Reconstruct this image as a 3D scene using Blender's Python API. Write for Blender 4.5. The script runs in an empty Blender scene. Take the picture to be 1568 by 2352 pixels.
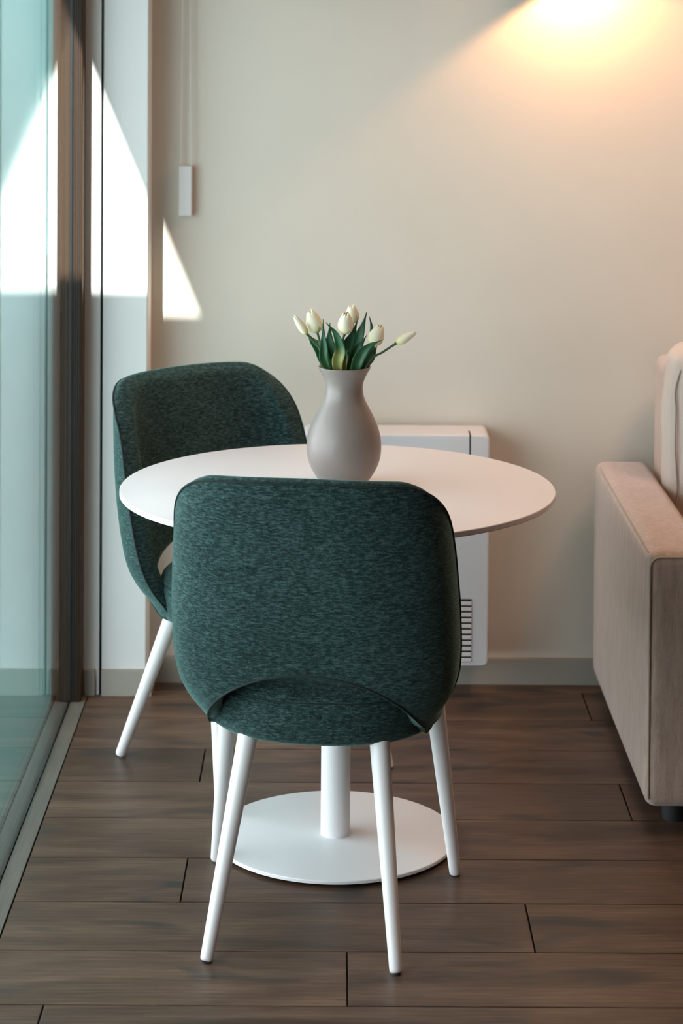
import bpy, bmesh, math, random
from mathutils import Vector, Matrix
random.seed(7)
sc = bpy.context.scene
col = sc.collection
PI = math.pi

# ------------------------------------------------------------------ materials
def mat(name, color=(.8, .8, .8), rough=.5, metal=0.0, spec=.5, sheen=0, sheen_tint=None, sheen_rough=.4, coat=0):
    m = bpy.data.materials.new(name); m.use_nodes = True
    b = m.node_tree.nodes['Principled BSDF']
    b.inputs['Base Color'].default_value = (*color, 1)
    b.inputs['Roughness'].default_value = rough
    b.inputs['Metallic'].default_value = metal
    b.inputs['Specular IOR Level'].default_value = spec
    b.inputs['Sheen Weight'].default_value = sheen
    b.inputs['Sheen Roughness'].default_value = sheen_rough
    b.inputs['Coat Weight'].default_value = coat
    if sheen_tint: b.inputs['Sheen Tint'].default_value = (*sheen_tint, 1)
    return m

class NT:
    def __init__(s, m): s.t = m.node_tree; s.b = s.t.nodes['Principled BSDF']
    def n(s, typ, **kw):
        nd = s.t.nodes.new(typ)
        for k, v in kw.items():
            if k.startswith('i_'): nd.inputs[k[2:].replace('_', ' ')].default_value = v
            else: setattr(nd, k, v)
        return nd
    def l(s, a, b): s.t.links.new(a, b)
    def coords(s, scale=(1, 1, 1), loc=(0, 0, 0), kind='Object'):
        tc = s.n('ShaderNodeTexCoord'); mp = s.n('ShaderNodeMapping')
        mp.inputs['Scale'].default_value = scale; mp.inputs['Location'].default_value = loc
        s.l(tc.outputs[kind], mp.inputs['Vector']); return mp.outputs['Vector']
    def noise(s, vec, scale=5, detail=4, rough=.55, dist=0):
        nd = s.n('ShaderNodeTexNoise'); nd.inputs['Scale'].default_value = scale
        nd.inputs['Detail'].default_value = detail; nd.inputs['Roughness'].default_value = rough
        nd.inputs['Distortion'].default_value = dist
        s.l(vec, nd.inputs['Vector']); return nd.outputs['Fac']
    def ramp(s, fac, stops):
        r = s.n('ShaderNodeValToRGB'); e = r.color_ramp.elements
        while len(e) < len(stops): e.new(.5)
        for el, (p, c) in zip(e, stops): el.position = p; el.color = (*c, 1) if len(c) == 3 else c
        s.l(fac, r.inputs['Fac']); return r.outputs['Color']
    def mix(s, fac, a, b, typ='MIX'):
        m = s.n('ShaderNodeMix', data_type='RGBA', blend_type=typ)
        for val, i in ((fac, 0), (a, 6), (b, 7)):
            if hasattr(val, 'is_output'): s.l(val, m.inputs[i])
            else: m.inputs[i].default_value = val if i == 0 else (*val, 1)
        return m.outputs[2]
    def math(s, op, a, b=None):
        m = s.n('ShaderNodeMath', operation=op)
        for i, v in enumerate((a, b)):
            if v is None: continue
            if hasattr(v, 'is_output'): s.l(v, m.inputs[i])
            else: m.inputs[i].default_value = v
        return m.outputs[0]
    def color(s, c): s.l(c, s.b.inputs['Base Color'])
    def bump(s, h, strength=.2, dist=.002):
        b = s.n('ShaderNodeBump'); b.inputs['Strength'].default_value = strength; b.inputs['Distance'].default_value = dist
        s.l(h, b.inputs['Height']); s.l(b.outputs['Normal'], s.b.inputs['Normal'])

def plaster(name, c, bump=.08):
    m = mat(name, c, .85, spec=.25); t = NT(m)
    v = t.coords()
    f = t.noise(v, 3, 3)
    t.color(t.ramp(f, [(.3, tuple(x*.975 for x in c)), (.7, tuple(min(1, x*1.02) for x in c))]))
    t.bump(t.noise(v, 420, 2), bump, .0006)
    return m

def chenille(name, dark, mid, light, axis='x', sheen=.6, tint=(.5, .8, .75), k=1.0):
    m = mat(name, mid, .85, spec=.15, sheen=sheen, sheen_tint=tint, sheen_rough=.45); t = NT(m)
    sc_ = {'x': (85*k, 85*k, 300*k), 'z': (110*k, 110*k, 16*k), 'y': (130*k, 60*k, 60*k)}[axis]
    f1 = t.noise(t.coords(sc_), 1, 5, .65, .3)
    sf = {'x': (420, 420, 1000), 'z': (900, 900, 130), 'y': (1000, 350, 350)}[axis]
    f2 = t.noise(t.coords(sf), 1, 2, .6)
    f3 = t.noise(t.coords((5, 5, 5)), 1, 2)
    f = t.math('ADD', t.math('MULTIPLY', f1, .58), t.math('ADD', t.math('MULTIPLY', f2, .32), t.math('MULTIPLY', f3, .1)))
    t.color(t.ramp(f, [(.40, dark), (.5, mid), (.62, light)]))
    t.bump(f, .5, .0018)
    return m

M = {}
M['wall'] = plaster('wall_paint', (.70, .65, .575))
M['white_wall'] = plaster('white_paint', (.78, .79, .78))
M['ceiling'] = plaster('ceiling_paint', (.50, .42, .34))
M['dark_wall'] = plaster('brown_paint', (.16, .10, .065))
M['skirting'] = mat('skirting_paint', (.34, .32, .275), .55)
M['white'] = mat('white_lacquer', (.80, .79, .80), .42)
M['table_white'] = mat('table_lacquer', (.86, .845, .89), .38)
M['leg_white'] = mat('leg_lacquer', (.80, .77, .77), .38)
M['heater'] = mat('heater_enamel', (.74, .74, .78), .4)
M['slot'] = mat('dark_slot', (.012, .013, .013), .6)
M['slat'] = mat('vent_slat', (.66, .66, .66), .5)
M['cord_white'] = mat('cord_white', (.74, .72, .72), .6)
M['frame'] = mat('bronze_frame', (.044, .021, .009), .45, spec=.2)
M['gasket'] = mat('black_gasket', (.012, .012, .012), .35)
M['rubber'] = mat('dark_glide', (.02, .02, .022), .6)
M['sub'] = mat('floor_gap', (.012, .011, .010), .9)
M['outside'] = mat('render_outside', (.55, .58, .56), .9)
M['facade'] = mat('teal_facade', (.12, .42, .40), .9)
M['deck'] = mat('balcony_tile', (.10, .28, .265), .7)
M['velvet'] = chenille('green_chenille', (.004, .010, .009), (.020, .043, .043), (.074, .126, .121), 'x', .35, (.45, .80, .72))
M['piping'] = mat('green_piping', (.004, .012, .012), .8, sheen=.2, sheen_tint=(.3, .5, .5))
M['sofa'] = chenille('beige_velvet', (.41, .305, .25), (.50, .38, .315), (.58, .45, .38), 'z', .55, (.88, .88, .96), .8)
M['sofa_top'] = chenille('beige_velvet_seat', (.40, .29, .225), (.50, .375, .295), (.58, .44, .35), 'x', .35, (.85, .80, .78), .5)
M['cushion'] = chenille('cream_linen', (.54, .45, .39), (.57, .475, .415), (.60, .505, .445), 'z', .25, (.85, .82, .8), .6)
M['cushion_pipe'] = mat('cream_piping', (.26, .18, .13), .85)
M['sofa_pipe'] = mat('beige_piping', (.43, .32, .25), .85, sheen=.2)
M['lampshade'] = mat('lamp_shade_metal', (.5, .48, .45), .5)

# vase: matt taupe stoneware
m = mat('taupe_stoneware', (.245, .208, .19), .38, spec=.5); t = NT(m)
t.bump(t.noise(t.coords(), 260, 3), .12, .0006); M['vase'] = m

# tulips
def petal_mat():
    m = mat('cream_petal', (.92, .86, .68), .55, spec=.3); t = NT(m)
    tc = t.n('ShaderNodeTexCoord'); sx = t.n('ShaderNodeSeparateXYZ'); t.l(tc.outputs['UV'], sx.inputs[0])
    c = t.ramp(sx.outputs['Y'], [(0, (.62, .66, .18)), (.16, (.88, .83, .50)), (.42, (.94, .85, .62)), (.93, (.95, .88, .68)), (1, (.93, .84, .56))])
    f = t.noise(t.coords((60, 60, 12)), 1, 3)
    t.color(t.mix(t.math('MULTIPLY', f, .35), c, (.95, .76, .42)))
    t.b.inputs['Subsurface Weight'].default_value = .25
    t.b.inputs['Subsurface Radius'].default_value = (.01, .008, .004)
    t.b.inputs['Subsurface Scale'].default_value = .5
    return m
M['petal'] = petal_mat()
def leaf_mat(pale):
    m = mat('tulip_leaf', (.02, .10, .035), .42, spec=.45, sheen=.15, sheen_tint=(.4, .8, .6)); t = NT(m)
    tc = t.n('ShaderNodeTexCoord'); sx = t.n('ShaderNodeSeparateXYZ'); t.l(tc.outputs['UV'], sx.inputs[0])
    wv = t.n('ShaderNodeTexWave'); wv.inputs['Scale'].default_value = 14; wv.inputs['Distortion'].default_value = .4
    t.l(tc.outputs['UV'], wv.inputs['Vector'])
    c = t.ramp(sx.outputs['Y'], [(0, (.42, .44, .14)), (.50 if pale else .2, (.36, .40, .12) if pale else (.10, .18, .05)), (.64 if pale else .42, (.028, .125, .046)), (1, (.014, .082, .038))])
    t.color(t.mix(t.math('MULTIPLY', wv.outputs['Fac'], .25), c, (.008, .05, .025)))
    return m
M['leaf'] = leaf_mat(0); M['leaf_pale'] = leaf_mat(1)
M['stem'] = mat('tulip_stem', (.055, .10, .035), .5)

# floor wood
def wood(name, dark, mid, light, along=0, knots=True, rough=.42):
    m = mat(name, mid, rough, spec=.45); t = NT(m)
    geo = t.n('ShaderNodeNewGeometry')
    rnd = geo.outputs['Random Per Island']
    tc = t.n('ShaderNodeTexCoord')
    off = t.n('ShaderNodeCombineXYZ'); t.l(t.math('MULTIPLY', rnd, 37.0), off.inputs[0]); t.l(t.math('MULTIPLY', rnd, 91.0), off.inputs[1])
    add = t.n('ShaderNodeVectorMath', operation='ADD'); t.l(tc.outputs['Object'], add.inputs[0]); t.l(off.outputs[0], add.inputs[1])
    def mp(s):
        k = t.n('ShaderNodeMapping'); k.inputs['Scale'].default_value = s; t.l(add.outputs[0], k.inputs['Vector']); return k.outputs['Vector']
    a, b = (1, 12) if along == 0 else (12, 1)
    warp = t.noise(mp((2.2*a/1, 2.2*b/2, 1)), 1, 3, .6, .8)
    fine = t.noise(mp((9*a, 26*b if along == 0 else 9*b, 1)) if along == 0 else mp((26*a, 9*b, 1)), 1, 5, .7, .4)
    broad = t.noise(mp((1.6*a, .55*b, 1)) if along == 0 else mp((.55*a, 1.6*b, 1)), 1, 3, .6, 1.2)
    f = t.math('ADD', t.math('MULTIPLY', fine, .45), t.math('ADD', t.math('MULTIPLY', warp, .3), t.math('MULTIPLY', broad, .25)))
    c = t.ramp(f, [(.36, dark), (.50, mid), (.64, light)])
    if knots:
        kv = t.noise(mp((3.2, 11, 1)), 1, 2, .5, .6)
        kf = t.ramp(kv, [(.58, (0, 0, 0)), (.70, (1, 1, 1))])
        c = t.mix(t.math('MULTIPLY', kf, .85), c, (.022, .024, .026))
        # cathedral rings around the dark figure
        rg = t.n('ShaderNodeTexWave', wave_type='RINGS'); rg.inputs['Scale'].default_value = 3; rg.inputs['Distortion'].default_value = 6
        rg.inputs['Detail'].default_value = 3; t.l(mp((1.2, 7, 1)), rg.inputs['Vector'])
        c = t.mix(t.math('MULTIPLY', rg.outputs['Fac'], .22), c, dark)
    val = t.math('ADD', t.math('MULTIPLY', rnd, .30), .85)
    hv = t.n('ShaderNodeHueSaturation'); t.l(val, hv.inputs['Value']); t.l(c, hv.inputs['Color'])
    t.color(hv.outputs['Color'])
    t.bump(f, .10, .0015)
    rr = t.math('ADD', t.math('MULTIPLY', fine, .22), rough - .1); t.l(rr, t.b.inputs['Roughness'])
    return m
M['wood'] = wood('dark_oak_plank', (.028, .016, .010), (.108, .060, .037), (.215, .130, .084))
M['border_wood'] = wood('grey_oak_strip', (.095, .080, .066), (.15, .13, .108), (.20, .175, .145), 1, False)

# architectural glass: Schlick reflection over tinted see-through
m = bpy.data.materials.new('tinted_glass'); m.use_nodes = True
nt = m.node_tree; nt.nodes.clear()
out = nt.nodes.new('ShaderNodeOutputMaterial'); mx = nt.nodes.new('ShaderNodeMixShader')
tr = nt.nodes.new('ShaderNodeBsdfTransparent'); tr.inputs[0].default_value = (.95, .985, .985, 1)
gl = nt.nodes.new('ShaderNodeBsdfGlossy'); gl.inputs['Roughness'].default_value = .0; gl.inputs[0].default_value = (.97, 1, 1, 1)
lw = nt.nodes.new('ShaderNodeLayerWeight'); lw.inputs['Blend'].default_value = .5
pw = nt.nodes.new('ShaderNodeMath'); pw.operation = 'POWER'; pw.inputs[1].default_value = 5
ma = nt.nodes.new('ShaderNodeMath'); ma.operation = 'MULTIPLY_ADD'; ma.inputs[1].default_value = .96; ma.inputs[2].default_value = .04
nt.links.new(lw.outputs['Facing'], pw.inputs[0]); nt.links.new(pw.outputs[0], ma.inputs[0]); nt.links.new(ma.outputs[0], mx.inputs[0])
nt.links.new(tr.outputs[0], mx.inputs[1]); nt.links.new(gl.outputs[0], mx.inputs[2]); nt.links.new(mx.outputs[0], out.inputs[0])
M['glass'] = m

# ------------------------------------------------------------------ mesh helpers
def link(name, bm, m, parent=None, smooth=True, sharp=35):
    me = bpy.data.meshes.new(name)
    bmesh.ops.recalc_face_normals(bm, faces=bm.faces)
    if smooth:
        for f in bm.faces: f.smooth = True
        for e in bm.edges:
            if len(e.link_faces) == 2 and e.calc_face_angle(0) > math.radians(sharp): e.smooth = False
    bm.to_mesh(me); bm.free()
    me.materials.append(M[m] if isinstance(m, str) else m)
    o = bpy.data.objects.new(name, me); col.objects.link(o)
    if parent: o.parent = parent
    return o
def empty(name, loc=(0, 0, 0), rz=0):
    o = bpy.data.objects.new(name, None); o.empty_display_size = .1; col.objects.link(o)
    o.location = loc; o.rotation_euler = (0, 0, rz); return o
def tag(o, label, cat, group=None):
    o['label'] = label; o['category'] = cat
    if group: o['group'] = group
    return o
def struct(o, label=None):
    o['kind'] = 'structure'
    if label: o['label'] = label
    return o
def box(bm, a, b, bevel=0, seg=3, edges=None):
    x0, y0, z0 = a; x1, y1, z1 = b
    vs = [bm.verts.new(p) for p in ((x0, y0, z0), (x1, y0, z0), (x1, y1, z0), (x0, y1, z0), (x0, y0, z1), (x1, y0, z1), (x1, y1, z1), (x0, y1, z1))]
    fs = [bm.faces.new([vs[i] for i in q]) for q in ((3, 2, 1, 0), (4, 5, 6, 7), (0, 1, 5, 4), (1, 2, 6, 5), (2, 3, 7, 6), (3, 0, 4, 7))]
    if bevel:
        es = list({e for f in fs for e in f.edges})
        if edges: es = [e for e in es if edges((e.verts[0].co + e.verts[1].co)/2, (e.verts[0].co - e.verts[1].co))]
        bmesh.ops.bevel(bm, geom=es, offset=bevel, segments=seg, profile=.5, affect='EDGES')
def newbox(a, b, bevel=0, seg=3, edges=None):
    bm = bmesh.new(); box(bm, a, b, bevel, seg, edges); return bm
def lathe(bm, prof, n=64, cx=0, cy=0, closed=False):
    rings = []
    for r, z in prof:
        if r < 1e-6: rings.append([bm.verts.new((cx, cy, z))])
        else: rings.append([bm.verts.new((cx + r*math.cos(2*PI*i/n), cy + r*math.sin(2*PI*i/n), z)) for i in range(n)])
    for a, b in zip(rings, rings[1:]):
        for i in range(n):
            j = (i+1) % n
            if len(a) == 1 and len(b) == 1: continue
            if len(a) == 1: bm.faces.new((a[0], b[i], b[j]))
            elif len(b) == 1: bm.faces.new((a[i], a[j], b[0]))
            else: bm.faces.new((a[i], a[j], b[j], b[i]))
def spline(pts, n):
    """Catmull-Rom through pts, n samples."""
    P = [Vector(p) for p in pts]; P = [P[0]*2 - P[1]] + P + [P[-1]*2 - P[-2]]
    out = []; m_ = len(P) - 3
    for i in range(n):
        t_ = i/(n-1)*m_; k = min(int(t_), m_-1); u = t_ - k
        a, b, c, d = P[k:k+4]
        out.append(.5*((2*b) + (c-a)*u + (2*a - 5*b + 4*c - d)*u*u + (3*b - a - 3*c + d)*u**3))
    return out
def tube(bm, pts, rad, n=10, closed=False, caps=True):
    pts = [Vector(p) for p in pts]; N = len(pts); rings = []
    up = None
    for i, p in enumerate(pts):
        if closed: tg = pts[(i+1) % N] - pts[i-1]
        else: tg = pts[min(i+1, N-1)] - pts[max(i-1, 0)]
        if tg.length < 1e-9: tg = Vector((0, 0, 1))
        tg.normalize()
        if up is None:
            up = Vector((0, 0, 1)) if abs(tg.z) < .9 else Vector((0, 1, 0))
        s = tg.cross(up)
        if s.length < 1e-6: s = tg.cross(Vector((1, 0, 0)))
        s.normalize(); up = s.cross(tg).normalized()
        r = rad(i/(N-1)) if callable(rad) else rad
        rings.append([bm.verts.new(p + s*r*math.cos(2*PI*k/n) + up*r*math.sin(2*PI*k/n)) for k in range(n)])
    pairs = list(zip(rings, rings[1:])) + ([(rings[-1], rings[0])] if closed else [])
    for a, b in pairs:
        for k in range(n): bm.faces.new((a[k], a[(k+1) % n], b[(k+1) % n], b[k]))
    if caps and not closed:
        bm.faces.new(rings[0][::-1]); bm.faces.new(rings[-1])
def interp(x, tab):
    if x <= tab[0][0]: return tab[0][1]
    for (a, va), (b, vb) in zip(tab, tab[1:]):
        if x <= b:
            u = (x-a)/(b-a); return va + (vb-va)*u
    return tab[-1][1]

# ------------------------------------------------------------------ the room
XL = -.653            # inner face of the glass
YB = 5.56             # back wall
RX, RY0, RZ = 3.3, -1.2, 2.5
struct(link('wall_back', newbox((-.475, YB, -.1), (RX+.15, YB+.15, RZ)), 'wall', smooth=False))
struct(link('wall_right', newbox((RX, RY0, -.1), (RX+.15, YB, RZ)), 'dark_wall', smooth=False))
struct(link('wall_front', newbox((-.9, RY0-.15, -.1), (RX+.15, RY0, RZ)), 'dark_wall', smooth=False))
struct(link('ceiling', newbox((-.9, RY0-.15, RZ), (RX+.15, YB+.15, RZ+.12)), 'ceiling', smooth=False))
struct(link('wall_left', newbox((-.78, RY0, -.1), (-.60, 2.50, RZ)), 'wall', smooth=False))
struct(link('trim_header', newbox((-.70, 2.50, 1.95), (-.60, 5.45, RZ)), 'white_wall', smooth=False))
# pier between window and back wall, with its shadow joint
struct(link('wall_pier', newbox((-.5805, 5.448, -.1), (-.4685, YB+.1, RZ), .003, 2), 'white_wall', smooth=False))
struct(link('trim_joint', newbox((-.590, 5.465, -.02), (-.5795, 5.60, RZ)), 'slot', smooth=False))
struct(link('wall_jamb', newbox((-.70, 5.448, -.1), (-.5872, YB+.1, RZ)), 'white_wall', smooth=False))
# skirting
struct(link('baseboard_back', newbox((-.4685, 5.545, 0), (RX, YB, .068), .002, 2), 'skirting', smooth=False))
bm = newbox((-.5795, 5.433, 0), (-.4535, 5.448, .066), .0015, 2); box(bm, (-.4685, 5.448, 0), (-.4535, 5.545, .066), .0015, 2)
struct(link('baseboard_pier', bm, 'skirting', smooth=False))
struct(link('baseboard_jamb', newbox((-.625, 5.435, 0), (-.5965, 5.448, .066), .0015, 2), 'skirting', smooth=False))
struct(link('baseboard_right', newbox((RX-.015, RY0, 0), (RX, 5.545, .068)), 'skirting', smooth=False))

# floor: one mesh of laid planks over a dark base
W, Y0 = .21975, 5.26736
joints = {-1: [.636], 1: [-.294, 1.02], 4: [-.29, 1.08], 5: [.377], 6: [.031, 1.45], 7: [-.495, .86], 2: [.645], 0: [1.35], 3: [-.03 + 1.25], 8: [.30], 9: [-.2]}
g = .0017
bm = bmesh.new()
for k in range(-2, 31):
    yt, yb_ = Y0 - k*W, Y0 - (k+1)*W
    yt = min(yt, 5.60)
    if yt - yb_ < .01: continue
    js = joints.get(k, [random.uniform(-.4, .9)])
    js = sorted(js); xs = [-.6115]
    for j in js: xs.append(j)
    while xs[-1] < RX - .9: xs.append(xs[-1] + 1.29)
    xs.append(RX)
    for a, b in zip(xs, xs[1:]):
        box(bm, (a + (g if a > -.61 else 0), yb_ + g, -.02), (b - g, yt - g, 0), .0008, 1, edges=lambda c, d: c.z > -.001)
fl = struct(link('floor', bm, 'wood', smooth=False))
bm = newbox((-.70, RY0-.1, -.10), (RX+.1, 5.62, -.005))
s_ = struct(link('floor_base', bm, 'sub', smooth=False))
struct(link('trim_threshold', newbox((-.6515, 2.50, -.02), (-.6145, 5.447, .0005), .0008, 1), 'border_wood', smooth=False))

# ------------------------------------------------------------------ sliding window
win = struct(empty('window_1', (XL, 5.45, 0)), 'floor-to-ceiling glass panel in dark bronze frame along the left side')
def w(bm, name, mt, **k):
    bmesh.ops.translate(bm, verts=bm.verts, vec=(-XL, -5.45, 0)); return link(name, bm, mt, win, **k)
w(newbox((-.661, 2.54, .004), (-.653, 5.40, 1.93)), 'glass_pane', 'glass', smooth=False)
bm = newbox((-.700, 5.388, 0), (-.6255, 5.448, 1.95), .003, 2)
w(bm, 'frame_stile', 'frame', smooth=False)
bm = bmesh.new()
for x in (-.6495, -.6445, -.6385, -.6335): box(bm, (x, 5.3862, 0), (x+.0016, 5.3885, 1.95))
box(bm, (-.6575, 5.384, 0), (-.6500, 5.389, 1.95), .001, 1)
w(bm, 'seal', 'gasket', smooth=False)
w(newbox((-.700, 2.50, -.05), (-.6525, 5.388, .004), .0015, 1), 'track', 'gasket', smooth=False)
w(newbox((-.700, 2.50, 1.91), (-.640, 5.388, 1.95)), 'head_rail', 'frame', smooth=False)
w(newbox((-.700, 2.48, 0), (-.630, 2.54, 1.95)), 'frame_stile', 'frame', smooth=False)

# outside: the balcony, and an unseen slab added above, its opening shaping the sun patch
struct(link('balcony_floor', newbox((-3.6, -3, -.16), (-.70, 16, -.06)), 'deck', smooth=False))
bm = newbox((-1.10, 2.497, 2.77), (-.70, 7.5, 3.0)); box(bm, (-3.4, -8, 2.77), (-.70, 2.497, 3.0)); box(bm, (-3.4, 2.497, 2.77), (-1.62, 12, 3.0)); box(bm, (-1.62, 3.95, 2.77), (-1.10, 12, 3.0))
struct(link('sun_mask_slab', bm, 'outside', smooth=False))
struct(link('wall_opposite', newbox((-2.6, 6.0, -.16), (-2.2, 40, 9)), 'facade', smooth=False))
struct(link('wall_outside', newbox((-.70, 5.67, -.1), (-.50, 30.0, 3.0)), 'outside', smooth=False))

# ------------------------------------------------------------------ dining chair
A_TAB = [(.37, .210), (.40, .220), (.43, .243), (.463, .259), (.495, .267), (.545, .2705), (.63, .2695), (.72, .264), (.80, .257), (.85, .251), (.895, .245)]
YB_TAB = [(.37, .065), (.42, .030), (.47, .010), (.52, -.002), (.60, -.022), (.70, -.042), (.80, -.057), (.895, -.070)]
YF_TAB = [(.37, .200), (.45, .172), (.53, .145), (.68, .098), (.75, .078), (.80, .062), (.84, .046), (.895, .022)]
ZB, ZT = .374, .880
def smooth_tab(tab):
    # sample + blur so the profile has no kinks
    xs = [.36 + i*.005 for i in range(112)]; v = [interp(x, tab) for x in xs]
    for _ in range(8): v = [v[0]] + [(v[i-1] + 2*v[i] + v[i+1])/4 for i in range(1, len(v)-1)] + [v[-1]]
    return list(zip(xs, v))
A_T, YB_T, YF_T = map(smooth_tab, (A_TAB, YB_TAB, YF_TAB))
def tabv(tab, z):
    i = min(max((z - tab[0][0])/.005, 0), len(tab)-1.001); k = int(i); u = i - k
    return tab[k][1]*(1-u) + tab[k+1][1]*u
_half = {}
def half_curve(z):
    key = round(z, 4)
    if key in _half: return _half[key]
    a, yb, yf = tabv(A_T, z), tabv(YB_T, z), tabv(YF_T, z)
    D, n = .140, 2.65
    pts = []
    for i in range(61):
        th = PI/2*(1 - i/60)
        x = a*max(math.cos(th), 0)**(2/n) if i else 0.0
        y = yb + D - D*max(math.sin(th), 0)**(2/n)
        if y > yf: break
        pts.append((x, y))
    lx, ly = pts[-1]
    if yf > ly + 1e-4:
        if len(pts) == 61: pts.append((a, yf))
        else:
            th_y = yf; s = ((yb + D - th_y)/D)**(n/2); s = min(1, s); x = a*(max(0, 1 - s*s))**(1/n); pts.append((x, yf))
    cum = [0]
    for p, q in zip(pts, pts[1:]): cum.append(cum[-1] + math.dist(p, q))
    _half[key] = (pts, cum); return pts, cum
def plan(u, z):
    pts, cum = half_curve(z); s = abs(u)*cum[-1]
    k = 0
    while k < len(cum)-2 and cum[k+1] < s: k += 1
    (x0, y0), (x1, y1) = pts[k], pts[k+1]; f = (s - cum[k])/max(cum[k+1]-cum[k], 1e-9)
    x, y = x0 + (x1-x0)*f, y0 + (y1-y0)*f
    L = math.hypot(x1-x0, y1-y0); tx, ty = (x1-x0)/L, (y1-y0)/L
    sg = 1 if u >= 0 else -1
    return sg*x, y, sg*ty, -tx          # point, outward normal (plan)
def z_low(u):
    z = .45
    for _ in range(8):
        x = abs(plan(u, z)[0]); q = 1 - (x/.205)**2
        zn = ZB + (.141*math.sqrt(q) if q > 0 else 0)
        z = .5*z + .5*zn
    return z
def z_top(u):
    a = abs(u); lo = .735
    crown = ZT - .010*(a**2)
    if a < .60: return crown
    q = (a - .60)/.40
    return lo + (crown - lo)*math.sqrt(max(0, 1 - q**2.3))
def shell():
    NU, NV = 96, 44
    us = []
    for i in range(NU+1):
        s = -1 + 2*i/NU; us.append(.45*s + .55*math.sin(PI/2*s))
    vs = [.5*(j/NV) + .5*(.5 - .5*math.cos(PI*j/NV)) for j in range(NV+1)]
    bm = bmesh.new()
    O = []
    for u in us:
        zl, zt = z_low(u), z_top(u); c = []
        for v in vs:
            z = zl + (zt-zl)*v; x, y, nx, ny = plan(u, z)
            c.append((Vector((x, y, z)), Vector((nx, ny, 0)), u, v))
        O.append(c)
    # distance to the rim along grid lines
    def dist(i, j):
        d1 = (O[i][j][0] - O[0][j][0]).length if i < NU/2 else (O[i][j][0] - O[NU][j][0]).length
        d1 = min(d1, 9)
        zz = O[i][j][0].z; d2 = min(zz - O[i][0][0].z, O[i][NV][0].z - zz)
        return min(d1, d2)
    T, TE, R = .046, .026, .030
    vo = [[bm.verts.new(p[0]) for p in c] for c in O]
    vi = []
    for i, c in enumerate(O):
        r = []
        for j, (p, n, u, v) in enumerate(c):
            d = min(dist(i, j)/R, 1); t = TE + (T-TE)*math.sqrt(1 - (1-d)**2)
            t *= 1 + .10*math.sin(PI*min(1, max(0, v)))          # padding swells a little mid-height
            r.append(bm.verts.new(p - n*t))
        vi.append(r)
    for i in range(NU):
        for j in range(NV):
            bm.faces.new((vo[i][j], vo[i+1][j], vo[i+1][j+1], vo[i][j+1]))
            bm.faces.new((vi[i][j], vi[i][j+1], vi[i+1][j+1], vi[i+1][j]))
    loop = [(i, 0) for i in range(NU)] + [(NU, j) for j in range(NV)] + [(i, NV) for i in range(NU, 0, -1)] + [(0, j) for j in range(NV, 0, -1)]
    K = 4; rings = []; rim = []
    for (i, j) in loop:
        p, q = vo[i][j].co, vi[i][j].co
        ii = 1 if i == 0 else NU-1 if i == NU else i; jj = 1 if j == 0 else NV-1 if j == NV else j
        out = (vo[i][j].co - vo[ii][jj].co)
        out = out.normalized() if out.length > 1e-6 else Vector((0, 0, 1))
        bl = .002 if j == 0 and 0 < i < NU else .008
        rings.append([vo[i][j]] + [bm.verts.new(p.lerp(q, k/(K+1)) + out*bl*math.sin(PI*k/(K+1))) for k in range(1, K+1)] + [vi[i][j]])
        rim.append(p + (p-q).normalized()*.0006)
    N = len(loop)
    for a in range(N):
        A, B = rings[a], rings[(a+1) % N]
        for k in range(K+1): bm.faces.new((A[k], A[k+1], B[k+1], B[k]))
    return bm, [Vector(p) for p in rim]
def seat_pt(ph, k):
    hx, hy, n, cy = .232, .232, 2.35, .278
    c, s = math.cos(ph), math.sin(ph)
    return (hx*k*math.copysign(abs(c)**(2/n), c), cy + hy*k*math.copysign(abs(s)**(2/n), s))
def seat():
    bm = bmesh.new(); n = 96
    prof = [(.0, .364), (.80, .364), (.93, .367), (.975, .375), (.99, .389), (1.0, .425), (1.0, .440), (.988, .4475), (.986, .450), (.992, .4535), (.975, .464), (.93, .474), (.86, .480), (.7, .485), (.4, .488), (0, .489)]
    rings = []
    for k, z in prof:
        if k == 0: rings.append([bm.verts.new((0, .278, z))])
        else: rings.append([bm.verts.new((*seat_pt(2*PI*i/n, k), z)) for i in range(n)])
    for a, b in zip(rings, rings[1:]):
        for i in range(n):
            j = (i+1) % n
            if len(a) == 1: bm.faces.new((a[0], b[j], b[i]))
            elif len(b) == 1: bm.faces.new((a[i], a[j], b[0]))
            else: bm.faces.new((a[i], a[j], b[j], b[i]))
    return bm
def leg(top, foot):
    bm = bmesh.new(); a, b = Vector(top), Vector(foot); n = 28
    d = (b-a)
    pts, rad = [], []
    for i in range(15):
        f = i/14; pts.append(a + d*f*.985); rad.append(.0195 + (.0118-.0195)*f)
    for f, r in ((.990, .0113), (.995, .0100), (.998, .0080)): pts.append(a + d*f); rad.append(r)
    rings = []
    ax = d.normalized(); sx = ax.cross(Vector((0, 1, 0))).normalized(); sy = ax.cross(sx)
    for p, r in zip(pts, rad): rings.append([bm.verts.new(p + (sx*math.cos(2*PI*k/n) + sy*math.sin(2*PI*k/n))*r) for k in range(n)])
    for A, B in zip(rings, rings[1:]):
        for k in range(n): bm.faces.new((A[k], A[(k+1) % n], B[(k+1) % n], B[k]))
    bm.faces.new(rings[0][::-1]); bm.faces.new(rings[-1])
    return bm
LEGS = [((-.122, .104, .385), (-.173, -.050, .001)), ((.122, .104, .385), (.173, -.050, .001)), ((-.203, .345, .385), (-.243, .417, .001)), ((.203, .345, .385), (.243, .417, .001))]
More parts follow.
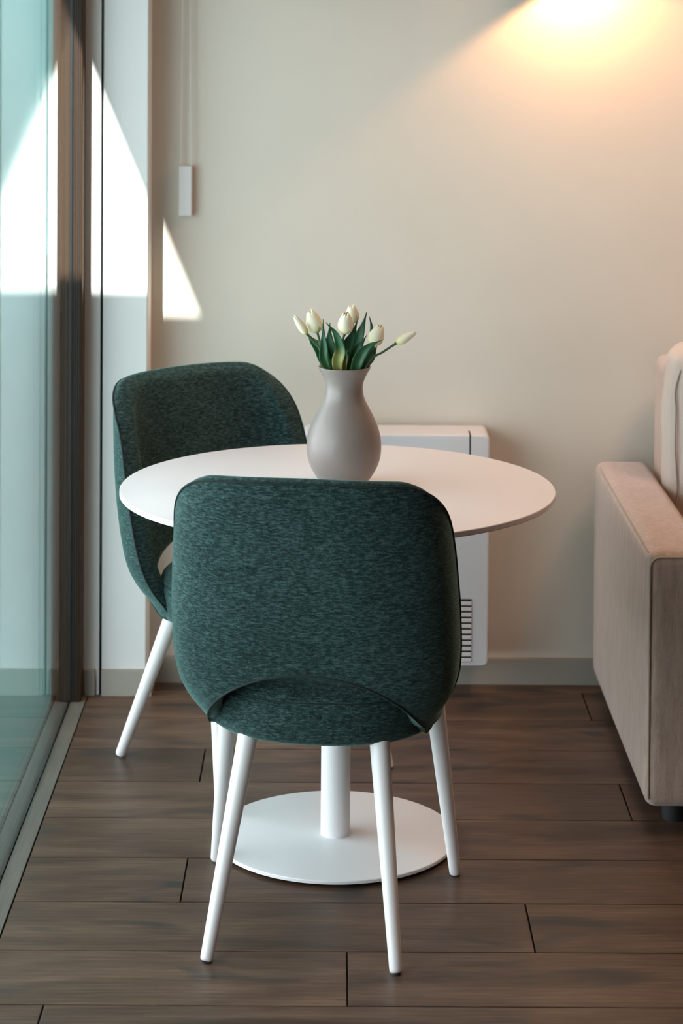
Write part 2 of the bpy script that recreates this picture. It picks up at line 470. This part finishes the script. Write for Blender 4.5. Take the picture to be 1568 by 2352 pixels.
def make_chair():
    root = empty('dining_chair')
    bm, rim = shell(); link('backrest', bm, 'velvet', root, sharp=80)
    bm = bmesh.new()
    tube(bm, rim, .0021, 6, closed=True); link('piping', bm, 'piping', root, sharp=80)
    link('seat', seat(), 'velvet', root, sharp=60)
    bm = bmesh.new(); tube(bm, [(*seat_pt(2*PI*i/96, .9875), .4487) for i in range(96)], .0014, 6, closed=True)
    link('seat_piping', bm, 'piping', root, sharp=80)
    for tp, ft in LEGS:
        lg = link('leg', leg(tp, ft), 'leg_white', root)
        bm = bmesh.new(); lathe(bm, [(0, 0), (.0085, 0), (.0085, .003), (0, .003)], 20, ft[0], ft[1]); link('glide', bm, 'rubber', lg)
    return root
def copy_tree(o, parent=None):
    c = o.copy(); col.objects.link(c)
    if parent: c.parent = parent; c.matrix_parent_inverse = o.matrix_parent_inverse.copy()
    for ch in [x for x in bpy.data.objects if x.parent == o]: copy_tree(ch, c)
    return c
ch1 = make_chair(); ch2 = copy_tree(ch1)
ch1.location = (-.046, 3.928, 0); ch1.rotation_euler.z = math.radians(-7.6)
tag(ch1, 'nearest green chenille dining chair, seen from behind, with white legs', 'chair', 'green chenille dining chairs')
ch2.location = (-.326, 5.074, 0); ch2.rotation_euler.z = math.radians(-48.8 - 90)
tag(ch2, 'green chenille dining chair beyond the table, inner backrest showing, beside the window', 'chair', 'green chenille dining chairs')

# ------------------------------------------------------------------ table
TX, TY = .0096, 4.4896
tb = tag(empty('round_table', (TX, TY, 0)), 'round white pedestal table holding the vase', 'table')
bm = bmesh.new(); lathe(bm, [(0, .716), (.405, .716), (.443, .7265), (.449, .7285), (.4500, .7300), (.4500, .7385), (.4490, .7398), (.4475, .7402), (0, .7402)], 160); link('tabletop', bm, 'table_white', tb, sharp=25)
bm = bmesh.new(); lathe(bm, [(0, .013), (.0305, .013), (.0305, .704), (.11, .704), (.11, .716), (0, .716)], 48); link('column', bm, 'white', tb)
bm = bmesh.new(); lathe(bm, [(0, .006), (.2480, .006), (.2512, .0072), (.2512, .0125), (.2500, .0138), (.2485, .0142), (0, .0142)], 128); link('base_plate', bm, 'white', tb, sharp=25)
for i in range(4):
    bm = bmesh.new(); a = PI/4 + PI/2*i; lathe(bm, [(0, 0), (.014, 0), (.014, .006), (0, .006)], 20, .17*math.cos(a), .17*math.sin(a)); link('foot_pad', bm, 'rubber', tb)

# ------------------------------------------------------------------ vase and tulips
VX, VY, VZ = .0222, 4.512, .7402
prof = [(0, .004), (.030, .004), (.040, 0), (.0455, .001), (.0495, .005)]
S = .0001956
for y_, wd in ((1900, .0592), (1800, .0700), (1700, .0762), (1600, .0778), (1520, .0768), (1450, .0745), (1350, .0683), (1250, .0594), (1150, .0490), (1090, .0432), (1040, .0402), (990, .0388), (950, .0386), (900, .0403), (850, .0440), (800, .0488), (765, .0530), (748, .0548)):
    prof.append((wd, .985 - (y_-745)*S - VZ))
pp = spline([(r, z, 0) for r, z in prof[4:]], 60)
prof = prof[:4] + [(p.x, p.y) for p in pp]
zt_ = prof[-1][1]
prof += [(.0548, zt_+.0012), (.0535, zt_+.0022), (.0515, zt_+.0015), (.0500, zt_-.001)]
inner = [(p.x - .0045, p.y) for p in pp[::-1][3:-6]]
prof += inner + [(.03, .012), (0, .011)]
bm = bmesh.new(); lathe(bm, prof, 96)
vs = tag(link('vase', bm, 'vase', sharp=50), 'taupe stoneware vase with narrow neck holding white tulips', 'vase'); vs.location = (VX, VY, VZ)

def px(cx, cy, dy=0):                       # sketch units of the bouquet -> metres, at depth VY+dy
    k = (VY + dy)/4.528
    X = ((640 + cx/4.612) - 784)*.000906*k + .0175
    Z = 1.7 - (1.7 - (1.099 - (680 + cy/4.612 - 715)*.000906))*k
    return Vector((X, VY + dy, Z))
def petal(bm, base, axis, side, length, width, bulge, tilt=0):
    """One cupped petal: base point, bloom axis, outward side vector."""
    uvl = bm.loops.layers.uv.verify(); tang = axis.cross(side).normalized()
    NV, NU = 18, 12; rows = []; uvs = {}
    for j in range(NV+1):
        v = j/NV
        r = bulge*(math.sin(PI*min(1, v**.75*.97+.03))**.8)*(1 - .10*v) + tilt*v**2 + .0016
        wv = width*(math.sin(PI*(v*.90+.06))**.62)*(1 - .28*v**3)
        ring = []
        for i in range(NU+1):
            u = -1 + 2*i/NU
            ang = u*wv/max(bulge, .004)
            rr = r*(1 + .04*abs(u)) - .0007*(1-abs(u))*-1
            h = length*(v - .06*v**2*u*u)
            p = base + axis*h + (side*math.cos(ang) + tang*math.sin(ang))*rr
            vtx = bm.verts.new(p); ring.append(vtx); uvs[vtx] = ((u+1)/2, v)
        rows.append(ring)
    for a, b in zip(rows, rows[1:]):
        for i in range(NU):
            f = bm.faces.new((a[i], a[i+1], b[i+1], b[i]))
            for lp in f.loops: lp[uvl].uv = uvs[lp.vert]
def leaf_bm(pts, width, twist=0, cup=.35, face=(0, -1, 0)):
    bm = bmesh.new(); uvl = bm.loops.layers.uv.verify()
    P = spline(pts, 26); N = len(P); rows = []; uvs = {}
    for j, p in enumerate(P):
        v = j/(N-1)
        tg = (P[min(j+1, N-1)] - P[max(j-1, 0)]).normalized()
        nrm = Vector(face); nrm = (nrm - tg*nrm.dot(tg)).normalized()
        nrm = Matrix.Rotation(twist*v, 3, tg) @ nrm
        sd = tg.cross(nrm).normalized()
        w_ = width*.5*(math.sin(PI*min(1, .18 + .82*v))**.75)*(1 if v < .55 else (1 - ((v-.55)/.45)**2.2)) + .0004
        w_ *= min(1, .28 + 2.2*max(0, v - .12))
        ring = []
        for i in range(7):
            u = -1 + i/3
            q = p + sd*u*w_ + nrm*(cup*w_*u*u) + nrm*(.0012*math.sin(9*v + 2*u))
            vt = bm.verts.new(q); ring.append(vt); uvs[vt] = ((u+1)/2, v)
        rows.append(ring)
    for a, b in zip(rows, rows[1:]):
        for i in range(6):
            f = bm.faces.new((a[i], a[i+1], b[i+1], b[i]))
            for lp in f.loops: lp[uvl].uv = uvs[lp.vert]
    return bm
def solid(o, t):
    md = o.modifiers.new('thickness', 'SOLIDIFY'); md.thickness = t; md.offset = 0
    return o
NECK = lambda dx, dy: Vector((VX + dx, VY + dy, .925))
FOOT = lambda dx, dy: Vector((VX + dx, VY + dy, .775))
def tulip(label, base, tip, dy, size, stem_mid, neck, leaves, bud=False, lean=0):
    """base/tip in bouquet units; stem from the vase floor through the neck to the bloom base."""
    B = px(*base, dy); Tp = px(*tip, dy + lean); ax = (Tp - B); L = ax.length; ax.normalize()
    root = empty('tulip', FOOT(neck[0]*-.4, neck[1]*-.4)); o0 = root.location.copy()
    tag(root, label, 'tulip', 'white tulips in the vase')
    def put(name, bm, mt, **k):
        bmesh.ops.translate(bm, verts=bm.verts, vec=-o0); return link(name, bm, mt, root, **k)
    bm = bmesh.new()
    pts = spline([o0, NECK(*neck)] + [px(*q, dy*.8) for q in stem_mid] + [B + ax*.002], 30)
    tube(bm, pts, lambda f: .0024 if f < .9 else .0024 + .0006*(f-.9)/.1, 10); put('stem', bm, 'stem')
    s0 = ax.cross(Vector((0, 1, 0))).normalized(); s1 = s0.cross(ax).normalized()
    n = 6
    for k in range(n):
        inner = k % 2; a = 2*PI*k/n + .35 + size*20
        sd = s0*math.cos(a) + s1*math.sin(a)
        bm = bmesh.new()
        bul = size*(.36 if bud else .50)*(.93 if inner else 1.0)
        petal(bm, B, ax, sd, L*(1.0 if inner else .965)*(1 + .03*math.sin(k*2.3)), size*(.52 if bud else .62), bul, tilt=size*(.02 if bud else .13))
        solid(put('petal', bm, 'petal', sharp=180), .0009)
    for (pts_, wd, ldy, tw, cup) in leaves:
        q = [px(*p, ldy + (.0 if i < len(pts_)-1 else -.004)) for i, p in enumerate(pts_)]
        # pull the base inside the neck
        base_in = Vector((VX + max(-.014, min(.014, (q[0].x - VX)*.5)), VY + max(-.014, min(.014, ldy*.5)), .935))
        bm = leaf_bm([Vector((VX + (base_in.x - VX)*.5, VY + (base_in.y - VY)*.5, .87)), base_in] + q, wd*1.2/4.612*.000906, tw, cup)
        solid(put('leaf', bm, 'leaf_pale' if wd in (98, 44) else 'leaf', sharp=180), .0008)
    return root
tulip('slim leftmost tulip bud tilting left from the vase', (285, 402), (150, 212), -.012, .0185, [(440, 600), (370, 500)], (-.021, -.006),
      [([(480, 690), (420, 560), (340, 470), (285, 385)], 105, .012, .25, .35)], bud=True)
tulip('large open white tulip right of the leftmost bud', (398, 388), (318, 148), .004, .0285, [(455, 620), (420, 470)], (-.020, .004),
      [([(478, 700), (468, 560), (462, 420), (458, 245)], 74, -.026, 0, .45)])
tulip('white tulip standing highest at the back of the bouquet', (775, 290), (760, 88), .030, .0235, [(720, 560), (760, 420)], (.004, .018),
      [([(715, 700), (800, 530), (870, 350), (922, 168)], 135, .016, -.3, .3), ([(555, 700), (535, 560), (528, 430), (532, 285)], 112, .020, 0, .3)])
tulip('white tulip at bouquet centre showing its yellow inside, before the highest one', (690, 398), (705, 172), -.020, .0270, [(662, 640), (662, 500)], (-.004, -.016),
      [([(612, 720), (640, 570), (590, 400), (487, 280)], 98, -.036, 0, .4), ([(655, 700), (720, 520), (775, 400), (832, 222)], 120, -.002, .35, .35)], lean=-.012)
tulip('white tulip half hidden by a broad leaf on the right of the bouquet', (985, 520), (1075, 306), .002, .0275, [(880, 660), (950, 590)], (.018, .0),
      [([(815, 730), (870, 610), (965, 520), (1083, 463)], 100, -.034, .2, .4), ([(745, 710), (800, 600), (860, 510), (925, 410)], 105, .0, .1, .3), ([(955, 620), (978, 480), (975, 330), (950, 215)], 56, .026, 0, .3)])
tulip('slim rightmost tulip bud on a bare stem reaching right', (1240, 495), (1445, 378), -.004, .0195, [(960, 695), (1100, 590)], (.022, -.004),
      [([(910, 715), (960, 650), (1000, 590), (1036, 520)], 90, .010, .2, .3), ([(690, 725), (705, 660), (715, 610), (722, 565)], 44, -.024, 0, .3)], bud=True)

# ------------------------------------------------------------------ panel heater on the back wall
hx0, hx1, hz0, hz1, hyf = -.075, .3915, .086, .6695, 5.418
ht = tag(empty('wall_heater', ((hx0+hx1)/2, 5.56, hz0)), 'white panel heater on the back wall behind the table', 'heater')
def h(bm, name, mt, **k):
    bmesh.ops.translate(bm, verts=bm.verts, vec=-Vector(ht.location)); return link(name, bm, mt, ht, **k)
bm = bmesh.new(); box(bm, (hx0, hyf, hz0), (hx1, 5.545, hz1), .014, 5, edges=lambda c, d: abs(d.y) > .01)
es = [e for e in bm.edges if all(v.co.y < hyf+.001 for v in e.verts)]
bmesh.ops.bevel(bm, geom=es, offset=.005, segments=3, profile=.5, affect='EDGES')
h(bm, 'body', 'heater', sharp=50)
h(newbox((.0, 5.545, .2), (.3, 5.56, .6)), 'wall_bracket', 'slot', smooth=False)
for sx in (.3405, -.026):
    bm = newbox((sx, hyf-.0004, .555), (sx+.0036, hyf+.02, hz1-.004)); box(bm, (sx, hyf, hz1-.004), (sx+.0036, hyf+.055, hz1+.0005))
    h(bm, 'control_gap', 'slot', smooth=False)
bm = bmesh.new()
for c in range(5):
    x1 = .3495 - c*.078; box(bm, (x1-.066, hyf-.0005, .097), (x1, hyf+.004, .2565))
h(bm, 'vent_recess', 'slot', smooth=False)
bm = bmesh.new()
for c in range(5):
    x1 = .3495 - c*.078
    for i in range(11):
        z = .098 + i*.0143; box(bm, (x1-.066, hyf-.0030, z), (x1, hyf-.0003, z+.0096), .001, 1)
h(bm, 'vent_louvre', 'slat', smooth=False)

# ------------------------------------------------------------------ blind cord with its holder
bc = tag(empty('blind_cord', (-.3805, 5.545, 1.20)), 'white looped blind cord ending in a small white wall holder', 'blind cord')
def b_(bm, name, mt, **k):
    bmesh.ops.translate(bm, verts=bm.verts, vec=-Vector(bc.location)); return link(name, bm, mt, bc, **k)
b_(newbox((-.397, 5.532, 1.203), (-.3645, 5.5600, 1.331), .0025, 2), 'cord_holder', 'cord_white', smooth=False)
for p0, p1 in (((-.3935, 5.541, 1.33), (-.3855, 5.541, 2.499)), ((-.3675, 5.541, 1.33), (-.3800, 5.541, 2.499))):
    bm = bmesh.new(); tube(bm, [Vector(p0).lerp(Vector(p1), i/12) for i in range(13)], .0011, 8); b_(bm, 'cord', 'cord_white')

# ------------------------------------------------------------------ sofa
sf = tag(empty('sofa', (1.45, 4.6, 0)), 'beige velvet sofa against the back wall on the right', 'sofa')
def s(bm, name, mt, parent=None, **k):
    bmesh.ops.translate(bm, verts=bm.verts, vec=-Vector(sf.location)); return link(name, bm, mt, parent or sf, **k)
def puff(a, b, n=(10, 14, 12), e=.035, swell=.006, ripple=0, seed=0):
    """Upholstered block: a finely cut box with rounded edges and slightly swollen faces."""
    a, b = Vector(a), Vector(b); c = (a+b)/2; hh = (b-a)/2
    bm = bmesh.new(); rnd = random.Random(seed); phs = [rnd.uniform(0, 6) for _ in range(6)]
    idx = {}
    def vert(i, j, k):
        key = (i, j, k)
        if key in idx: return idx[key]
        q = [-1 + 2*t/m for t, m in zip(key, n)]
        q = [math.sin(PI/2*x) for x in q]
        p = Vector([x*y for x, y in zip(q, hh)])
        core = Vector([max(-y+e, min(y-e, x)) for x, y in zip(p, hh)])
        d = p - core
        if d.length > 1e-9: d = d.normalized()*e
        p = core + d
        # swell each face away from its edges
        for ax in range(3):
            o1, o2 = [t for t in range(3) if t != ax]
            if abs(q[ax]) > .999: p[ax] += math.copysign(swell*(1-q[o1]**2)*(1-q[o2]**2), q[ax])
        if ripple: p += Vector((math.sin(p.z*38+phs[0])*ripple, math.sin(p.z*31+p.x*14+phs[1])*ripple, math.sin(p.x*19+phs[2])*ripple*.6))
        idx[key] = bm.verts.new(c + p); return idx[key]
    for ax in range(3):
        o1, o2 = [t for t in range(3) if t != ax]
        for side in (0, n[ax]):
            for i in range(n[o1]):
                for j in range(n[o2]):
                    q = []
                    for di, dj in ((0, 0), (1, 0), (1, 1), (0, 1)):
                        key = [0, 0, 0]; key[ax] = side; key[o1] = i+di; key[o2] = j+dj; q.append(vert(*key))
                    bm.faces.new(q)
    return bm
for x0, x1 in ((.662, .800), (2.10, 2.238)):
    arm = s(puff((x0, 4.548, .046), (x1, 5.50, .592), (16, 30, 24), .026, .004), 'arm', 'sofa')
    e, zt, zb, yf = .008, .592-.004, .066, 4.552
    x0e, x1e = x0 + .007, x1 - .007
    loop = [(x0e, yf, zb)] + [(x0e, yf, zb + (zt-.03-zb)*i/20) for i in range(1, 21)] + [(x0e + .022*(1-math.cos(a)), yf, zt-.03 + .022*math.sin(a)) for a in (.5, 1.0, PI/2)] + \
           [(x1e - .022*(1-math.cos(a)), yf, zt-.03 + .022*math.sin(a)) for a in (PI/2, 1.0, .5)] + [(x1e, yf, zt-.03 - (zt-.03-zb)*i/20) for i in range(0, 21)]
    bm = bmesh.new(); tube(bm, loop, .0024, 8); s(bm, 'piping', 'sofa_pipe', arm); 
    pp_ = [o for o in bpy.data.objects if o.parent == arm]
    bm = bmesh.new(); tube(bm, [(x0 + .0075, 4.575 + i*.045, .5845) for i in range(20)], .0016, 6); s(bm, 'piping', 'sofa_pipe', arm)
s(puff((.812, 5.345, .06), (2.098, 5.50, .868), (20, 12, 16), .03, .004), 'backrest', 'sofa')
s(puff((.802, 4.565, .06), (2.098, 5.36, .285), (20, 14, 10), .02, .002), 'base', 'sofa')
for x0 in (.806, 1.452): s(puff((x0, 4.55, .285), (x0+.642, 5.345, .43), (18, 18, 10), .035, .012), 'seat_cushion', 'sofa_top')
for x, y in ((.735, 4.625), (.735, 5.42), (2.165, 4.625), (2.165, 5.42)):
    bm = bmesh.new(); lathe(bm, [(0, 0), (.024, 0), (.030, .06), (0, .06)], 24, x, y); s(bm, 'foot', 'rubber')
# loose back cushion
cu = tag(empty('sofa_cushion', (1.13, 5.25, .43)), 'cream piped back cushion leaning on the sofa backrest', 'cushion')
bm = puff((-.312, -.085, .004), (.312, .085, .492), (30, 14, 26), .045, .02, .0018, 3)
def lean(bm): bmesh.ops.rotate(bm, verts=bm.verts, cent=(0, 0, 0), matrix=Matrix.Rotation(math.radians(-3.5), 3, 'X'))
lean(bm); cb = link('cover', bm, 'cushion', cu)
for yy in (-.072, .072):
    bm = bmesh.new(); pts = []
    r, x1, z0, z1 = .06, .307, .012, .488
    for i in range(160):
        a = 2*PI*i/160; c_, s_2 = math.cos(a), math.sin(a)
        X = math.copysign(abs(c_)**.28, c_)*x1; Z = (z0+z1)/2 + math.copysign(abs(s_2)**.28, s_2)*(z1-z0)/2
        pts.append((X + .0035*math.sin(Z*46), yy + .003*math.sin(Z*37+X*20), Z + .003*math.sin(X*40)))
    tube(bm, pts, .0015, 8, closed=True); lean(bm); link('piping', bm, 'cushion_pipe', cu)

# ------------------------------------------------------------------ wall lamp (just above the picture) and lights
LX, LY, LZ = .60, 5.45, 1.85
wl = tag(empty('wall_lamp', (LX, 5.56, LZ)), 'downward wall lamp on the back wall above the sofa arm', 'lamp')
bm = bmesh.new(); lathe(bm, [(.040, 0), (.043, 0), (.043, .12), (0, .12), (0, .117), (.040, .117), (.040, 0)], 32, 0, LY-5.56, ); link('lamp_shade', bm, 'lampshade', wl)
link('wall_bracket', newbox((-.03, -.045, .04), (.03, 0, .10), .002, 1), 'lampshade', wl, smooth=False)

def light(name, typ, loc, energy, color, direction=None, **k):
    d = bpy.data.lights.new(name, typ); d.energy = energy; d.color = color
    for a, v in k.items(): setattr(d, a, v)
    o = bpy.data.objects.new(name, d); col.objects.link(o); o.location = loc
    if direction: o.rotation_euler = Vector(direction).to_track_quat('-Z', 'Y').to_euler()
    return o
light('sun_light', 'SUN', (-4, -6, 6), 26, (1, .97, .90), (.277, 1, -.67), angle=.0093)
light('wall_lamp_light', 'SPOT', (LX, LY, LZ-.004), 11, (1, .46, .19), (.20, .02, -1), spot_size=math.radians(138), spot_blend=.25, shadow_soft_size=.012)
light('ceiling_lamp_light', 'AREA', (1.35, 4.75, 2.47), 17, (1, .66, .48), (0, 0, -1), shape='DISK', size=.5)
light('hall_lamp_light', 'AREA', (1.0, .6, 2.47), 8, (1, .52, .44), (0, 0, -1), shape='DISK', size=.6)
p = light('window_portal', 'AREA', (-.72, 3.97, .97), 1, (1, 1, 1), (1, 0, 0), shape='RECTANGLE', size=2.92, size_y=1.95)
p.data.cycles.is_portal = True
p.rotation_euler = Matrix(((0, 0, -1), (1, 0, 0), (0, -1, 0))).to_euler() if False else Vector((1, 0, 0)).to_track_quat('-Z', 'Z').to_euler()

wd = bpy.data.worlds.new('sky'); sc.world = wd; wd.use_nodes = True
bg = wd.node_tree.nodes['Background']; bg.inputs[0].default_value = (.90, .95, 1.0, 1); bg.inputs[1].default_value = 5.6

# ------------------------------------------------------------------ camera
f, tl, yw, rl, cy, H = 4998.336, .02538, .00266, -.00665, 162.669, 1.71608
fw = Vector((math.sin(yw)*math.cos(tl), math.cos(yw)*math.cos(tl), -math.sin(tl)))
rt = Vector((math.cos(yw), -math.sin(yw), 0)); dn = fw.cross(rt)
a = math.cos(rl)*rt + math.sin(rl)*dn; b = -math.sin(rl)*rt + math.cos(rl)*dn
cd = bpy.data.cameras.new('camera'); cam = bpy.data.objects.new('camera', cd); col.objects.link(cam)
cam.matrix_world = Matrix((( a.x, -b.x, -fw.x, 0), (a.y, -b.y, -fw.y, 0), (a.z, -b.z, -fw.z, H), (0, 0, 0, 1)))
cd.sensor_fit = 'VERTICAL'; cd.sensor_height = 36; cd.lens = f/2352*36
cd.shift_y = -(1176 - cy)/2352
cd.dof.use_dof = True; cd.dof.focus_distance = 4.25; cd.dof.aperture_fstop = 5.6
cd.clip_start = .05
sc.camera = cam

sc.view_settings.view_transform = 'Standard'; sc.view_settings.look = 'None'; sc.view_settings.gamma = 1
sc.view_settings.use_curve_mapping = False
sc.view_settings.exposure = .12
sc.cycles.use_denoising = True
sc.cycles.max_bounces = 10; sc.cycles.diffuse_bounces = 5; sc.cycles.transparent_max_bounces = 12
sc.cycles.caustics_reflective = False; sc.cycles.caustics_refractive = False
sc.cycles.sample_clamp_indirect = 6
